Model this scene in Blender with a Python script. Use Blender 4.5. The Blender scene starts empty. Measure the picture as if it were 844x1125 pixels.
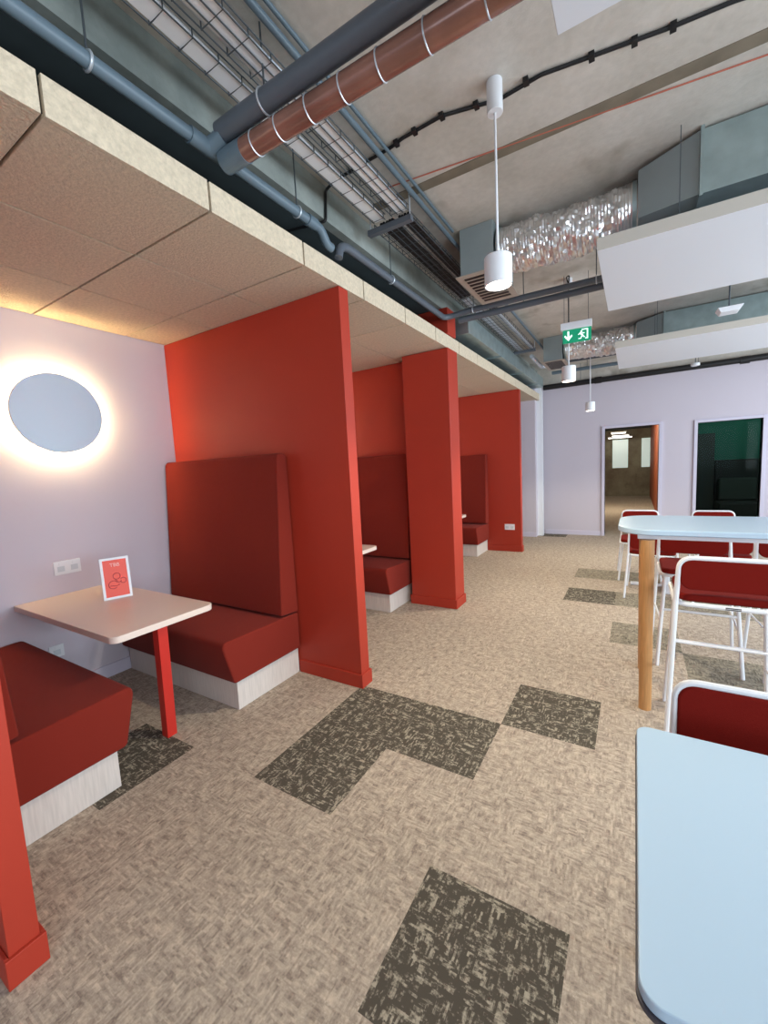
import bpy, bmesh, math, random
from mathutils import Vector, Matrix, noise
random.seed(4)
S = bpy.context.scene
COL = S.collection
PI = math.pi

# ------------------------------------------------------------ helpers
def sr(r, g, b):
    f = lambda c: (c/255/12.92) if c/255 <= .04045 else ((c/255+.055)/1.055)**2.4
    return (f(r), f(g), f(b), 1)

def tag(o, label=None, cat=None, group=None, kind=None):
    if label: o['label'] = label
    if cat: o['category'] = cat
    if group: o['group'] = group
    if kind: o['kind'] = kind
    return o

def thing(name, loc, label, cat, group=None, rz=0):
    o = bpy.data.objects.new(name, None); COL.objects.link(o)
    o.location = loc; o.rotation_euler = (0, 0, rz); o.empty_display_size = .1
    return tag(o, label, cat, group)

def obj(name, bm, mats, parent=None, smooth=False, bev=0, seg=2, ang=35):
    me = bpy.data.meshes.new(name)
    bmesh.ops.recalc_face_normals(bm, faces=bm.faces[:])
    bm.to_mesh(me); bm.free()
    for m in (mats if isinstance(mats, (list, tuple)) else [mats]): me.materials.append(m)
    o = bpy.data.objects.new(name, me); COL.objects.link(o)
    if parent: o.parent = parent
    if smooth or bev:
        for p in me.polygons: p.use_smooth = True
        try: me.set_sharp_from_angle(angle=math.radians(ang))
        except Exception: pass
    if bev:
        b = o.modifiers.new('bevel', 'BEVEL'); b.width = bev; b.segments = seg; b.limit_method = 'ANGLE'; b.angle_limit = math.radians(30)
        b.harden_normals = True
    return o

def copy_tree(o, parent=None):
    c = o.copy(); COL.objects.link(c); c.parent = parent
    for ch in list(o.children): copy_tree(ch, c)
    return c

def box(bm, x0, x1, y0, y1, z0, z1, mi=0):
    v = [bm.verts.new((x, y, z)) for z in (z0, z1) for y in (y0, y1) for x in (x0, x1)]
    fs = [bm.faces.new([v[i] for i in f]) for f in ((0,2,3,1),(4,5,7,6),(0,1,5,4),(2,6,7,3),(0,4,6,2),(1,3,7,5))]
    for f in fs: f.material_index = mi
    return v

def B(*a, **k):
    bm = bmesh.new(); box(bm, *a, **k); return bm

def hexa(bm, a, b):
    """loft between two quads (lists of 4 points)"""
    va = [bm.verts.new(p) for p in a]; vb = [bm.verts.new(p) for p in b]
    bm.faces.new(va); bm.faces.new(vb[::-1])
    for i in range(4): bm.faces.new((va[i], va[(i+1)%4], vb[(i+1)%4], vb[i]))

def fillet(pts, r, n=6):
    pts = [Vector(p) for p in pts]
    if r <= 0: return pts
    out = [pts[0]]
    for i in range(1, len(pts)-1):
        p, a, b = pts[i], pts[i-1], pts[i+1]
        d1 = (a-p); d2 = (b-p); rr = min(r, d1.length*.49, d2.length*.49)
        s = p+d1.normalized()*rr; e = p+d2.normalized()*rr
        for k in range(n+1):
            t = k/n
            out.append(s*(1-t)**2+p*2*t*(1-t)+e*t*t)
    out.append(pts[-1]); return out

def tube(bm, pts, r, n=10, closed=False, fr=0, radii=None, mi=0, sq=False):
    pts = fillet(pts, fr) if not closed else [Vector(p) for p in pts]
    m = len(pts); rings = []
    def tan(i):
        if closed: return (pts[(i+1)%m]-pts[(i-1)%m]).normalized()
        if i == 0: return (pts[1]-pts[0]).normalized()
        if i == m-1: return (pts[-1]-pts[-2]).normalized()
        return ((pts[i+1]-pts[i]).normalized()+(pts[i]-pts[i-1]).normalized()).normalized()
    t = tan(0); up = Vector((0,0,1)) if abs(t.z) < .9 else Vector((1,0,0))
    u = (up-t*up.dot(t)).normalized()
    for i in range(m):
        t = tan(i); u = (u-t*u.dot(t)).normalized(); w = t.cross(u)
        rr = radii[i] if radii else r
        off = PI/4 if sq else 0
        k = 1.414 if sq else 1
        rings.append([bm.verts.new(pts[i]+(u*math.cos(2*PI*j/n+off)+w*math.sin(2*PI*j/n+off))*rr*k) for j in range(n)])
    for i in range(m if closed else m-1):
        a, b = rings[i], rings[(i+1)%m]
        for j in range(n):
            f = bm.faces.new((a[j], a[(j+1)%n], b[(j+1)%n], b[j])); f.material_index = mi
    if not closed:
        bm.faces.new(rings[0][::-1]).material_index = mi; bm.faces.new(rings[-1]).material_index = mi

def T(pts, r, **k):
    bm = bmesh.new(); tube(bm, pts, r, **k); return bm

def prism(bm, poly, axis, a, b, mi=0):
    """extrude 2D polygon along axis from a to b. axis 'x': poly=(y,z); 'y': poly=(x,z); 'z': poly=(x,y)"""
    def P(p, t): return {'x': (t, p[0], p[1]), 'y': (p[0], t, p[1]), 'z': (p[0], p[1], t)}[axis]
    va = [bm.verts.new(P(p, a)) for p in poly]; vb = [bm.verts.new(P(p, b)) for p in poly]
    fs = [bm.faces.new(va), bm.faces.new(vb[::-1])]
    n = len(poly)
    for i in range(n): fs.append(bm.faces.new((va[i], va[(i+1)%n], vb[(i+1)%n], vb[i])))
    for f in fs: f.material_index = mi

def PR(poly, axis, a, b):
    bm = bmesh.new(); prism(bm, poly, axis, a, b); return bm

def rrect(x0, x1, y0, y1, r, n=8, corners=(1,1,1,1)):
    out = []
    for (cx, cy, a0, c) in ((x0+r, y0+r, PI, corners[0]), (x1-r, y0+r, 1.5*PI, corners[1]), (x1-r, y1-r, 0, corners[2]), (x0+r, y1-r, PI/2, corners[3])):
        if c:
            for k in range(n+1):
                a = a0+k/n*PI/2; out.append((cx+r*math.cos(a), cy+r*math.sin(a)))
        else:
            out.append(({PI: x0, 1.5*PI: x1, 0: x1, PI/2: x0}[a0], {PI: y0, 1.5*PI: y0, 0: y1, PI/2: y1}[a0]))
    return out

def cyl(bm, c, r, h, axis='z', n=32, mi=0):
    poly = [(c[0]+r*math.cos(2*PI*i/n), c[1]+r*math.sin(2*PI*i/n)) for i in range(n)]
    prism(bm, poly, axis, h[0], h[1], mi)

# ------------------------------------------------------------ materials
def M(name, col, rough=.6, metal=0, noise=0, nscale=8, bump=0, bscale=60, emit=None, es=0, spec=.5, coat=0, sheen=0, stretch=None):
    m = bpy.data.materials.new(name); m.use_nodes = True
    nt = m.node_tree; bs = nt.nodes['Principled BSDF']
    bs.inputs['Base Color'].default_value = col
    bs.inputs['Roughness'].default_value = rough
    bs.inputs['Metallic'].default_value = metal
    bs.inputs['Specular IOR Level'].default_value = spec
    if coat: bs.inputs['Coat Weight'].default_value = coat
    if sheen: bs.inputs['Sheen Weight'].default_value = sheen; bs.inputs['Sheen Roughness'].default_value = .5
    tc = nt.nodes.new('ShaderNodeTexCoord'); src = tc.outputs['Object']
    if stretch:
        mp = nt.nodes.new('ShaderNodeMapping'); mp.inputs['Scale'].default_value = stretch
        nt.links.new(src, mp.inputs[0]); src = mp.outputs[0]
    if noise:
        n = nt.nodes.new('ShaderNodeTexNoise'); n.inputs['Scale'].default_value = nscale; n.inputs['Detail'].default_value = 6
        nt.links.new(src, n.inputs['Vector'])
        r = nt.nodes.new('ShaderNodeValToRGB'); r.color_ramp.elements[0].position = .3; r.color_ramp.elements[1].position = .7
        r.color_ramp.elements[0].color = tuple(c*(1-noise) for c in col[:3])+(1,)
        r.color_ramp.elements[1].color = tuple(min(1, c*(1+noise)) for c in col[:3])+(1,)
        nt.links.new(n.outputs['Fac'], r.inputs[0]); nt.links.new(r.outputs[0], bs.inputs['Base Color'])
    if bump:
        n = nt.nodes.new('ShaderNodeTexNoise'); n.inputs['Scale'].default_value = bscale; n.inputs['Detail'].default_value = 4
        nt.links.new(src, n.inputs['Vector'])
        b = nt.nodes.new('ShaderNodeBump'); b.inputs['Strength'].default_value = bump; b.inputs['Distance'].default_value = .01
        nt.links.new(n.outputs['Fac'], b.inputs['Height']); nt.links.new(b.outputs[0], bs.inputs['Normal'])
    if emit:
        bs.inputs['Emission Color'].default_value = emit; bs.inputs['Emission Strength'].default_value = es
    return m

def carpet(name, base, fleck, lo, hi, seed):
    m = bpy.data.materials.new(name); m.use_nodes = True; nt = m.node_tree; N = nt.nodes; L = nt.links
    bs = N['Principled BSDF']; bs.inputs['Roughness'].default_value = .95; bs.inputs['Specular IOR Level'].default_value = .1
    tc = N.new('ShaderNodeTexCoord')
    def nz(scale, sc, det=3, rough=.6):
        mp = N.new('ShaderNodeMapping'); mp.inputs['Scale'].default_value = sc; mp.inputs['Location'].default_value = (seed, seed*2, 0)
        L.new(tc.outputs['Object'], mp.inputs[0])
        n = N.new('ShaderNodeTexNoise'); n.inputs['Scale'].default_value = scale; n.inputs['Detail'].default_value = det; n.inputs['Roughness'].default_value = rough
        L.new(mp.outputs[0], n.inputs['Vector']); return n.outputs['Fac']
    def mth(op, a, b):
        n = N.new('ShaderNodeMath'); n.operation = op
        for i, v in enumerate((a, b)):
            if isinstance(v, (int, float)): n.inputs[i].default_value = v
            else: L.new(v, n.inputs[i])
        return n.outputs[0]
    a = nz(50, (.5, 1.7, 1)); b = nz(50, (1.7, .5, 1)); mask = nz(9, (1, 1, 1), 2); fine = nz(190, (1, 1, 1), 2)
    # woven: along x in some patches, along y in others
    mx = N.new('ShaderNodeMath'); mx.operation = 'GREATER_THAN'; L.new(mask, mx.inputs[0]); mx.inputs[1].default_value = .5
    ab = mth('MAXIMUM', a, b)
    mixed = mth('ADD', mth('MULTIPLY', ab, .6), mth('MULTIPLY', mth('ADD', mth('MULTIPLY', a, mx.outputs[0]), mth('MULTIPLY', b, mth('SUBTRACT', 1, mx.outputs[0]))), .4))
    def cells(sx, sy):
        sp = N.new('ShaderNodeVectorMath'); sp.operation = 'SNAP'; sp.inputs[1].default_value = (sx, sy, 1)
        ad = N.new('ShaderNodeVectorMath'); ad.operation = 'ADD'; ad.inputs[1].default_value = (seed*.1, seed*.07, 0)
        L.new(tc.outputs['Object'], ad.inputs[0]); L.new(ad.outputs[0], sp.inputs[0])
        wn = N.new('ShaderNodeTexWhiteNoise'); wn.noise_dimensions = '2D'; L.new(sp.outputs[0], wn.inputs['Vector']); return wn.outputs['Value']
    ca = cells(.030, .0075); cb = cells(.0075, .030); cc = cells(.006, .006)
    weave = mth('ADD', mth('MULTIPLY', mth('ADD', mth('MULTIPLY', ca, mx.outputs[0]), mth('MULTIPLY', cb, mth('SUBTRACT', 1, mx.outputs[0]))), .7), mth('MULTIPLY', cc, .3))
    blob = nz(24, (1, 1, 1), 2)
    mixed = mth('ADD', mth('MULTIPLY', mixed, .45), mth('ADD', mth('MULTIPLY', weave, .20), mth('MULTIPLY', blob, .37)))
    mixed = mth('ADD', mixed, mth('MULTIPLY', mth('SUBTRACT', fine, .5), .15))
    r = N.new('ShaderNodeValToRGB'); r.color_ramp.elements[0].position = lo; r.color_ramp.elements[1].position = hi
    r.color_ramp.elements[0].color = base; r.color_ramp.elements[1].color = fleck
    L.new(mixed, r.inputs[0])
    # broad wear variation
    w = nz(1.3, (1, 1, 1), 3)
    wr = N.new('ShaderNodeMapRange'); wr.inputs['To Min'].default_value = .9; wr.inputs['To Max'].default_value = 1.1; L.new(w, wr.inputs[0])
    mm = N.new('ShaderNodeVectorMath'); mm.operation = 'SCALE'; L.new(r.outputs[0], mm.inputs[0]); L.new(wr.outputs[0], mm.inputs['Scale'])
    L.new(mm.outputs[0], bs.inputs['Base Color'])
    bp = N.new('ShaderNodeBump'); bp.inputs['Strength'].default_value = .35; bp.inputs['Distance'].default_value = .006
    L.new(mixed, bp.inputs['Height']); L.new(bp.outputs[0], bs.inputs['Normal'])
    return m

def concrete(name, col, dark, stain):
    m = bpy.data.materials.new(name); m.use_nodes = True; nt = m.node_tree; N = nt.nodes; L = nt.links
    bs = N['Principled BSDF']; bs.inputs['Roughness'].default_value = .8; bs.inputs['Specular IOR Level'].default_value = .25
    tc = N.new('ShaderNodeTexCoord')
    def ramp(scale, p0, p1, c0, c1, det=8, rough=.6, sc=(1,1,1)):
        mp = N.new('ShaderNodeMapping'); mp.inputs['Scale'].default_value = sc; L.new(tc.outputs['Object'], mp.inputs[0])
        n = N.new('ShaderNodeTexNoise'); n.inputs['Scale'].default_value = scale; n.inputs['Detail'].default_value = det; n.inputs['Roughness'].default_value = rough
        L.new(mp.outputs[0], n.inputs['Vector'])
        r = N.new('ShaderNodeValToRGB'); r.color_ramp.elements[0].position = p0; r.color_ramp.elements[1].position = p1
        r.color_ramp.elements[0].color = c0; r.color_ramp.elements[1].color = c1; L.new(n.outputs['Fac'], r.inputs[0]); return r.outputs[0], n.outputs['Fac']
    c, f = ramp(1.6, .35, .65, dark, col)
    s, f2 = ramp(2.3, .60, .74, (0,0,0,1), (1,1,1,1), 3, .5, (1, .7, 1))
    g, f3 = ramp(28, .35, .65, (.95,.95,.95,1), (1.03,1.03,1.03,1), 5)
    mx = N.new('ShaderNodeMix'); mx.data_type = 'RGBA'; L.new(s, mx.inputs[0]); L.new(c, mx.inputs[6]); mx.inputs[7].default_value = stain
    mu = N.new('ShaderNodeMix'); mu.data_type = 'RGBA'; mu.blend_type = 'MULTIPLY'; mu.inputs[0].default_value = 1
    L.new(mx.outputs[2], mu.inputs[6]); L.new(g, mu.inputs[7]); L.new(mu.outputs[2], bs.inputs['Base Color'])
    bp = N.new('ShaderNodeBump'); bp.inputs['Strength'].default_value = .25; bp.inputs['Distance'].default_value = .01
    L.new(f3, bp.inputs['Height']); L.new(bp.outputs[0], bs.inputs['Normal'])
    return m

RED = M('red_paint', sr(170, 55, 38), .5, bump=.04, bscale=120, spec=.3)
CRIMSON = M('red_steel', sr(196, 44, 34), .4)
FABRIC = M('red_fabric', sr(124, 40, 30), .92, noise=.07, nscale=300, bump=.25, bscale=500, sheen=.04, spec=.1)
PADDING = M('stool_fabric', sr(116, 24, 17), .9, noise=.06, nscale=300, bump=.2, bscale=500, sheen=.02, spec=.1)
PLY = M('pale_laminate', sr(212, 203, 196), .45, noise=.08, nscale=7, stretch=(14, 14, 1))
LILAC = M('lilac_paint', sr(204, 196, 206), .75, bump=.05, bscale=150)
TRIM = M('lilac_trim', sr(208, 202, 218), .5)
WHITE = M('white_metal', sr(232, 234, 238), .35)
TOPSKY = M('white_laminate', sr(180, 204, 224), .3)  # white laminate with the blue sky reflection mixed into its colour
TOPB = M('warm_white_laminate', sr(226, 208, 196), .35)
EDGED = M('table_edge', sr(70, 66, 74), .5)
OAK = M('oak', sr(186, 136, 84), .45, noise=.14, nscale=10, stretch=(12, 12, .8))
WOODWOOL = M('wood_wool', sr(210, 194, 170), .95, noise=.12, nscale=55, bump=.6, bscale=90, spec=.1)
SEAM = M('panel_joint', sr(90, 78, 66), .9)
CONC = concrete('concrete_soffit', sr(216, 210, 202), sr(190, 184, 174), sr(158, 150, 136))
BEAMC = concrete('concrete_beam', sr(168, 174, 168), sr(128, 136, 132), sr(118, 112, 100))
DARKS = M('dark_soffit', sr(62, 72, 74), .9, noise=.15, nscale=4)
CONCW = concrete('concrete_wall', sr(150, 146, 128), sr(118, 106, 92), sr(100, 92, 80))
GALV = M('galvanised_steel', sr(170, 188, 190), .42, metal=.75, noise=.12, nscale=9)
GALVD = M('painted_duct', sr(150, 162, 164), .5, metal=.2, noise=.05, nscale=5)
GALVB = M('bright_zinc', sr(210, 218, 226), .35, metal=.55)
WIRE = M('wire_steel', sr(96, 104, 110), .4, metal=.6)
FOIL = M('foil', sr(238, 238, 238), .28, metal=.9, bump=.5, bscale=30)
PIPE = M('grey_pipe', sr(98, 116, 128), .4)
PIPED = M('dark_pipe', sr(92, 99, 108), .4)
COPPER = M('wrapped_pipe', sr(150, 106, 92), .22, noise=.25, nscale=5, metal=.25, coat=.4)
BLACK = M('black_plastic', sr(18, 18, 21), .5)
SHINE_W = M('white_cable', sr(248, 251, 255), .5)  # near-white stands in for daylight reflected off the galvanised trays
PANEL = M('white_raft', sr(220, 222, 228), .7)
PANELE = M('raft_edge', sr(196, 190, 180), .7)
REDLINE = M('red_chalk', sr(190, 110, 90), .9)
JOINT = M('slab_joint', sr(128, 118, 102), .95, noise=.2, nscale=6)
GREEN = M('sign_green', sr(10, 140, 100), .4, emit=sr(10, 150, 108), es=.35)
SIGNW = M('sign_white', sr(235, 250, 245), .4, emit=sr(225, 255, 245), es=.8)
POSTER = M('coral_card', sr(240, 92, 74), .5)
INK = M('ink', sr(178, 60, 62), .6)
PALE = M('pale_print', sr(255, 200, 190), .6)
DISC = M('disc_cover', sr(200, 218, 234), .35)
GLOW = M('warm_led', sr(255, 220, 160), .5, emit=(1, .73, .36, 1), es=140)
LAMPON = M('lamp_diffuser', sr(255, 245, 225), .5, emit=(1, .88, .7, 1), es=9)
REFLW = M('strip_light', sr(255, 255, 255), .5, emit=(1, .95, .85, 1), es=6)  # glow for the lamp reflections in the next room
GLASS = M('dark_glass', sr(8, 14, 16), .03, spec=.7)
TEAL = M('teal_paint', sr(20, 88, 74), .8)
ORANGE = M('orange_paint', sr(150, 70, 34), .6)
WINGL = M('daylit_pane', sr(210, 225, 225), .3, emit=sr(205, 225, 220), es=.45)
DARKF = M('dark_fabric', sr(12, 13, 16), .8)

# ------------------------------------------------------------ camera (fitted to the photograph's vanishing points)
yaw, pit, rol, F = 5.48874525e-01, -1.05320502e-01, -5.15901239e-02, 452.634
cy_, sy_, cp, sp, cr_, sr_ = math.cos(yaw), math.sin(yaw), math.cos(pit), math.sin(pit), math.cos(rol), math.sin(rol)
f = Vector((-sy_*cp, cy_*cp, sp)); rt = Vector((cy_, sy_, 0)); up = rt.cross(f)
r2 = rt*cr_+up*sr_; u2 = -rt*sr_+up*cr_
cam = bpy.data.cameras.new('camera'); co = bpy.data.objects.new('camera', cam); COL.objects.link(co)
mw = Matrix.Identity(4)
for i in range(3): mw[i][0] = r2[i]; mw[i][1] = u2[i]; mw[i][2] = -f[i]
mw[2][3] = 1.55
co.matrix_world = mw
cam.sensor_fit = 'VERTICAL'; cam.sensor_height = 36; cam.lens = 36*F/1125; cam.clip_start = .02
S.camera = co

# ------------------------------------------------------------ setting
XL, XR, YB, YF, ZS = -3.6, 4.2, -6.0, 9.15, 3.35
def struct(name, bm, m, **k): return tag(obj(name, bm, m, **k), kind='structure')

# carpet: half-metre tiles in one mesh
CL = carpet('carpet_light', sr(133, 120, 110), sr(206, 191, 173), .36, .70, 3.1)
CD = carpet('carpet_dark', sr(84, 78, 70), sr(170, 161, 144), .525, .64, 7.7)
CM = carpet('carpet_mid', sr(100, 94, 84), sr(168, 158, 140), .40, .66, 5.2)
dark = {(-2,1),(-2,2),(-1,2),(0,3),(0,0),(-4,0),(0,8),(-2,16),(-1,-5),(4,-3)}
mid = {(0,10),(2,5),(3,5),(1,8),(2,8),(3,8),(1,6),(2,10),(1,10),(3,10),(5,6)}
bm = bmesh.new(); gx = [-.665+.5*i for i in range(-6, 11)]; gy = [.8+.5*i for i in range(-14, 44)]
vv = {}
def gv(x, y):
    k = (round(x, 3), round(y, 3))
    if k not in vv: vv[k] = bm.verts.new((x, y, 0))
    return vv[k]
for i in range(-6, 10):
    for j in range(-14, 38):
        x0, y0 = -.665+.5*i, .8+.5*j
        fc = bm.faces.new((gv(x0, y0), gv(x0+.5, y0), gv(x0+.5, y0+.5), gv(x0, y0+.5)))
        fc.material_index = 1 if (i, j) in dark else 2 if (i, j) in mid else 0
struct('floor', bm, [CL, CD, CM])
# slab soffit
struct('ceiling', B(XL-.2, XR+.2, YB-.2, 20, ZS, ZS+.15), CONC)
# joint and chalk line on the slab
struct('trim_1', B(-1.62, XR, 2.60, 2.68, ZS-.004, ZS+.01), JOINT)
bm = bmesh.new(); tube(bm, [(-1.45, 2.50, ZS-.004), (XR, 3.25, ZS-.004)], .004, n=5)
struct('trim_2', bm, REDLINE)
# walls
struct('wall_left', B(XL-.12, XL, YB-.12, YF, 0, ZS), LILAC)
struct('baseboard_left', B(XL, XL+.015, .42, 2.26, 0, .1), TRIM)
# back wall behind the viewer, with window openings
def wall_open(name, axis, c0, c1, a0, a1, ops, mat, z1=ZS):
    """wall slab with openings; axis='x': wall thickness in x, runs along y"""
    bm = bmesh.new()
    def bx(p, q, z0, z1_):
        if q-p < 1e-4 or z1_-z0 < 1e-4: return
        if axis == 'x': box(bm, c0, c1, p, q, z0, z1_)
        else: box(bm, p, q, c0, c1, z0, z1_)
    cur = a0
    for (p, q, z0, z2) in sorted(ops):
        bx(cur, p, 0, z1); bx(p, q, 0, z0); bx(p, q, z2, z1); cur = q
    bx(cur, a1, 0, z1)
    return struct(name, bm, mat)
rw = [(y, y+1.9, .7, 2.75) for y in (-5.6, -3.3, -1.0, 1.3, 3.6, 5.9)]
wall_open('wall_right', 'x', XR, XR+.2, YB-.12, YF, rw, LILAC)
bw = [(x, x+1.9, .7, 2.75) for x in (-2.6, -.2, 2.1)]
wall_open('wall_back', 'y', YB-.2, YB, XL, XR, bw, LILAC)
D1 = (-.50, .375, 0, 2.09)   # opening to the next room
D2 = (.94, 1.80, .0, 2.06)   # dark glazed door
wall_open('wall_front', 'y', YF, YF+.15, XL, XR, [D1, D2], LILAC)
struct('baseboard_front', B(-1.6, D1[0]-.055, YF-.015, YF, 0, .09), TRIM)
# concrete downstand over the front wall
struct('trim_3', B(XL, XR, 8.98, YF, 3.04, ZS), CONC)
# window frames
n = 0
for (a, b, z0, z1) in rw:
    n += 1; bm = bmesh.new()
    for (p, q, s, t) in ((a, b, z0, z0+.05), (a, b, z1-.05, z1), (a, a+.05, z0+.05, z1-.05), (b-.05, b, z0+.05, z1-.05), ((a+b)/2-.025, (a+b)/2+.025, z0+.05, z1-.05)):
        box(bm, XR+.06, XR+.12, p, q, s, t)
    struct('window_%d' % n, bm, WHITE)
for (a, b, z0, z1) in bw:
    n += 1; bm = bmesh.new()
    for (p, q, s, t) in ((a, b, z0, z0+.05), (a, b, z1-.05, z1), (a, a+.05, z0+.05, z1-.05), (b-.05, b, z0+.05, z1-.05), ((a+b)/2-.025, (a+b)/2+.025, z0+.05, z1-.05)):
        box(bm, p, q, YB-.12, YB-.06, s, t)
    struct('window_%d' % n, bm, WHITE)
# door frames
def frame(name, a, b, z, w=.05, sill=False):
    bm = bmesh.new()
    box(bm, a-w, a, YF-.03, YF+.15, 0, z+w); box(bm, b, b+w, YF-.03, YF+.15, 0, z+w); box(bm, a, b, YF-.03, YF+.15, z, z+w)
    return struct(name, bm, TRIM, bev=.004)
frame('trim_4', D1[0], D1[1], D1[3])
fr2 = frame('trim_5', D2[0], D2[1], D2[3])
d = struct('door_1', B(D2[0]+.002, D2[1]-.002, YF+.06, YF+.075, .002, D2[3]-.002), None)
gl = bpy.data.materials.new('door_glass'); gl.use_nodes = True
g = gl.node_tree.nodes['Principled BSDF']; g.inputs['Base Color'].default_value = sr(190, 215, 205); g.inputs['Roughness'].default_value = .02
g.inputs['Transmission Weight'].default_value = 1; g.inputs['IOR'].default_value = 1.1
d.data.materials.clear(); d.data.materials.append(gl)
# jutting wall end by the booths, beyond the last divider
struct('wall_jut', B(XL, -1.70, 8.70, 8.98, 0, 3.04), LILAC)
struct('trim_6', B(-1.70, -1.60, 8.86, 8.98, 0, 3.04), WHITE)  # white put on the wall's end face for the daylight catching it
struct('baseboard_jut', B(XL, -1.70, 8.685, 8.70, 0, .09), TRIM)
# next room seen through the opening
struct('wall_next_room_left', B(-2.2, -2.1, YF+.15, 18.6, 0, 3.1), CONCW)
struct('wall_next_room_end', B(-2.2, .5, 18.5, 18.6, 0, 3.1), CONCW)
struct('wall_next_room_right', B(.5, .6, YF+.15, 18.6, 0, 3.1), ORANGE)
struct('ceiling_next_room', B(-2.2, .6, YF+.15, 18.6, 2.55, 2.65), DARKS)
for k, (a, b) in enumerate(((-.74, -.22), (.22, .49))):
    w = struct('window_%d' % (20+k), B(a, b, 18.46, 18.5, 1.1, 2.18), WINGL)
for k, (x, y, l) in enumerate(((-.42, 13.6, .30), (-.70, 16.2, .45), (-.73, 17.4, .56), (-.88, 18.0, .8))):  # reflections in a glass wall, built as glowing bars on wires
    t = thing('strip_light', (x, y, 2.35-.04*k), ['white strip light nearest the opening in the next room', 'second white strip light beyond the opening in the next room', 'third white strip light beyond the opening in the next room', 'farthest white strip light beyond the opening in the next room'][k], 'light', 'strip lights in the next room')
    obj('lamp_body', B(0, l, -.05, .05, .02, .06), WHITE, t)
    for q in (.05, l-.05): obj('hanger_wire', T([(q, 0, .06), (q, 0, .198+.04*k)], .003, n=5), WIRE, t)
    obj('diffuser', B(.02, l-.02, -.04, .04, 0, .02), REFLW, t)
# dark office behind the glazed door
struct('wall_office_end', B(.61, 3.4, 12.2, 12.3, 0, 3.1), TEAL)
struct('wall_office_left', B(.61, .66, YF+.15, 12.2, 0, 3.1), TEAL)
struct('wall_office_right', B(3.4, 3.5, YF+.15, 12.3, 0, 3.1), TEAL)
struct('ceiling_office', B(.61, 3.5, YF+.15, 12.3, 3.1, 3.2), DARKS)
t = thing('cabinet', (1.05, 11.9, 0), 'tall black cupboard in the dark room behind the glass door', 'cabinet')
obj('body', B(-.25, .46, -.25, .25, .05, 1.95), BLACK, t, bev=.005); obj('plinth', B(-.23, .44, -.23, .23, 0, .05), BLACK, t)
obj('door', B(-.24, .45, -.27, -.25, .06, 1.94), BLACK, t)
t = thing('sofa', (2.1, 11.5, 0), 'low dark sofa with grey cushions in the dark room behind the glass door', 'sofa')
obj('seat', B(-.55, .9, -.35, .35, .12, .45), DARKF, t, bev=.03); obj('backrest', B(-.55, .9, .35, .55, .12, 1.35), DARKF, t, bev=.03)
obj('cushion', B(-.5, .15, .15, .34, .46, .95), M('grey_cushion', sr(44, 50, 48), .9), t, bev=.04)
obj('cushion', B(.2, .85, .15, .34, .46, .95), bpy.data.materials['grey_cushion'], t, bev=.04)
for x in (-.5, .85):
    for y in (-.3, .3): obj('leg', B(x-.02, x+.02, y-.02, y+.02, 0, .12), BLACK, t)

# concrete edge beam and dark soffit above the booths
struct('trim_7', B(-1.76, -1.70, YB, 8.98, 3.14, ZS), BEAMC)
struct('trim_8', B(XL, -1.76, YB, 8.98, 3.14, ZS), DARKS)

# ------------------------------------------------------------ booth canopy
cn = thing('acoustic_canopy', (-2.6, 4.6, 2.74), 'low beige wood-wool panelled ceiling raft hung over the red booths', 'ceiling raft')
ys = [.09-.62*2+.62*k for k in range(17)]; ys[-1] = 8.98
xs = [-3.598, -2.92, -2.28, -1.645]
g = .005
first = None
for j in range(len(ys)-1):
    y0, y1 = ys[j]+g, ys[j+1]-g
    for i in range(3):
        x0, x1 = xs[i]+g, xs[i+1]-(g if i < 2 else .021)
        o = obj('ceiling_panel', B(x0-cn.location.x, x1-cn.location.x, y0-4.6, y1-4.6, 0, .02), WOODWOOL, cn, bev=.003, seg=1)
    obj('fascia_panel', B(xs[3]-.02-cn.location.x, xs[3]-cn.location.x, y0-4.6+.001, y1-4.6-.001, 0, .13), WOODWOOL, cn, bev=.0012, seg=1)
obj('backing_board', B(-3.598+2.6, -1.667+2.6, ys[0]-4.6, ys[-1]-4.6-.01, .021, .10), SEAM, cn)

# ------------------------------------------------------------ red dividers
def divider(y0, y1, x0, x1, label, z1=2.737, group=None):
    t = thing('booth_divider', ((x0+x1)/2, (y0+y1)/2, 0), label, 'partition', group)
    cx, cy = t.location.x, t.location.y
    obj('panel', B(x0-cx, x1-cx, y0-cy, y1-cy, 0, z1), RED, t, bev=.003)
    s = .013
    bm = bmesh.new()
    box(bm, x1-cx, x1-cx+s, y0-cy-s, y1-cy+s, 0, .1)
    box(bm, max(x0, -2.225)-cx, x1-cx, y0-cy-s, y0-cy, 0, .1)
    box(bm, (-2.225 if y0 < 1 else x0)-cx, x1-cx, y1-cy, y1-cy+s, 0, .1)
    obj('skirting', bm, RED, t, bev=.003)
    return t
divider(.322, .402, -3.597, -1.645, 'red painted divider at the left edge, nearest the viewer')
divider(2.272, 2.372, -3.597, -1.645, 'large red painted divider behind the first high-backed bench')
divider(4.27, 4.37, -3.597, -2.162, 'red painted divider behind the column and the second high-backed bench')
divider(7.16, 7.26, -3.597, -1.645, 'farthest red painted divider, with a double socket near its end')
t = thing('column', (-1.895, 4.19, 0), 'square red painted column rising through the booth ceiling raft', 'column')
obj('shaft', B(-.265, .265, -.13, .13, 0, 2.736), RED, t, bev=.006)
obj('upper_shaft', B(-.10, .262, -.10, .12, 2.875, 3.135), RED, t, bev=.006)
bm = bmesh.new()
box(bm, -.278, .278, -.143, -.13, 0, .1); box(bm, .265, .278, -.13, .143, 0, .1); box(bm, -.278, -.265, -.13, .143, 0, .1)
obj('skirting', bm, RED, t, bev=.003)

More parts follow.
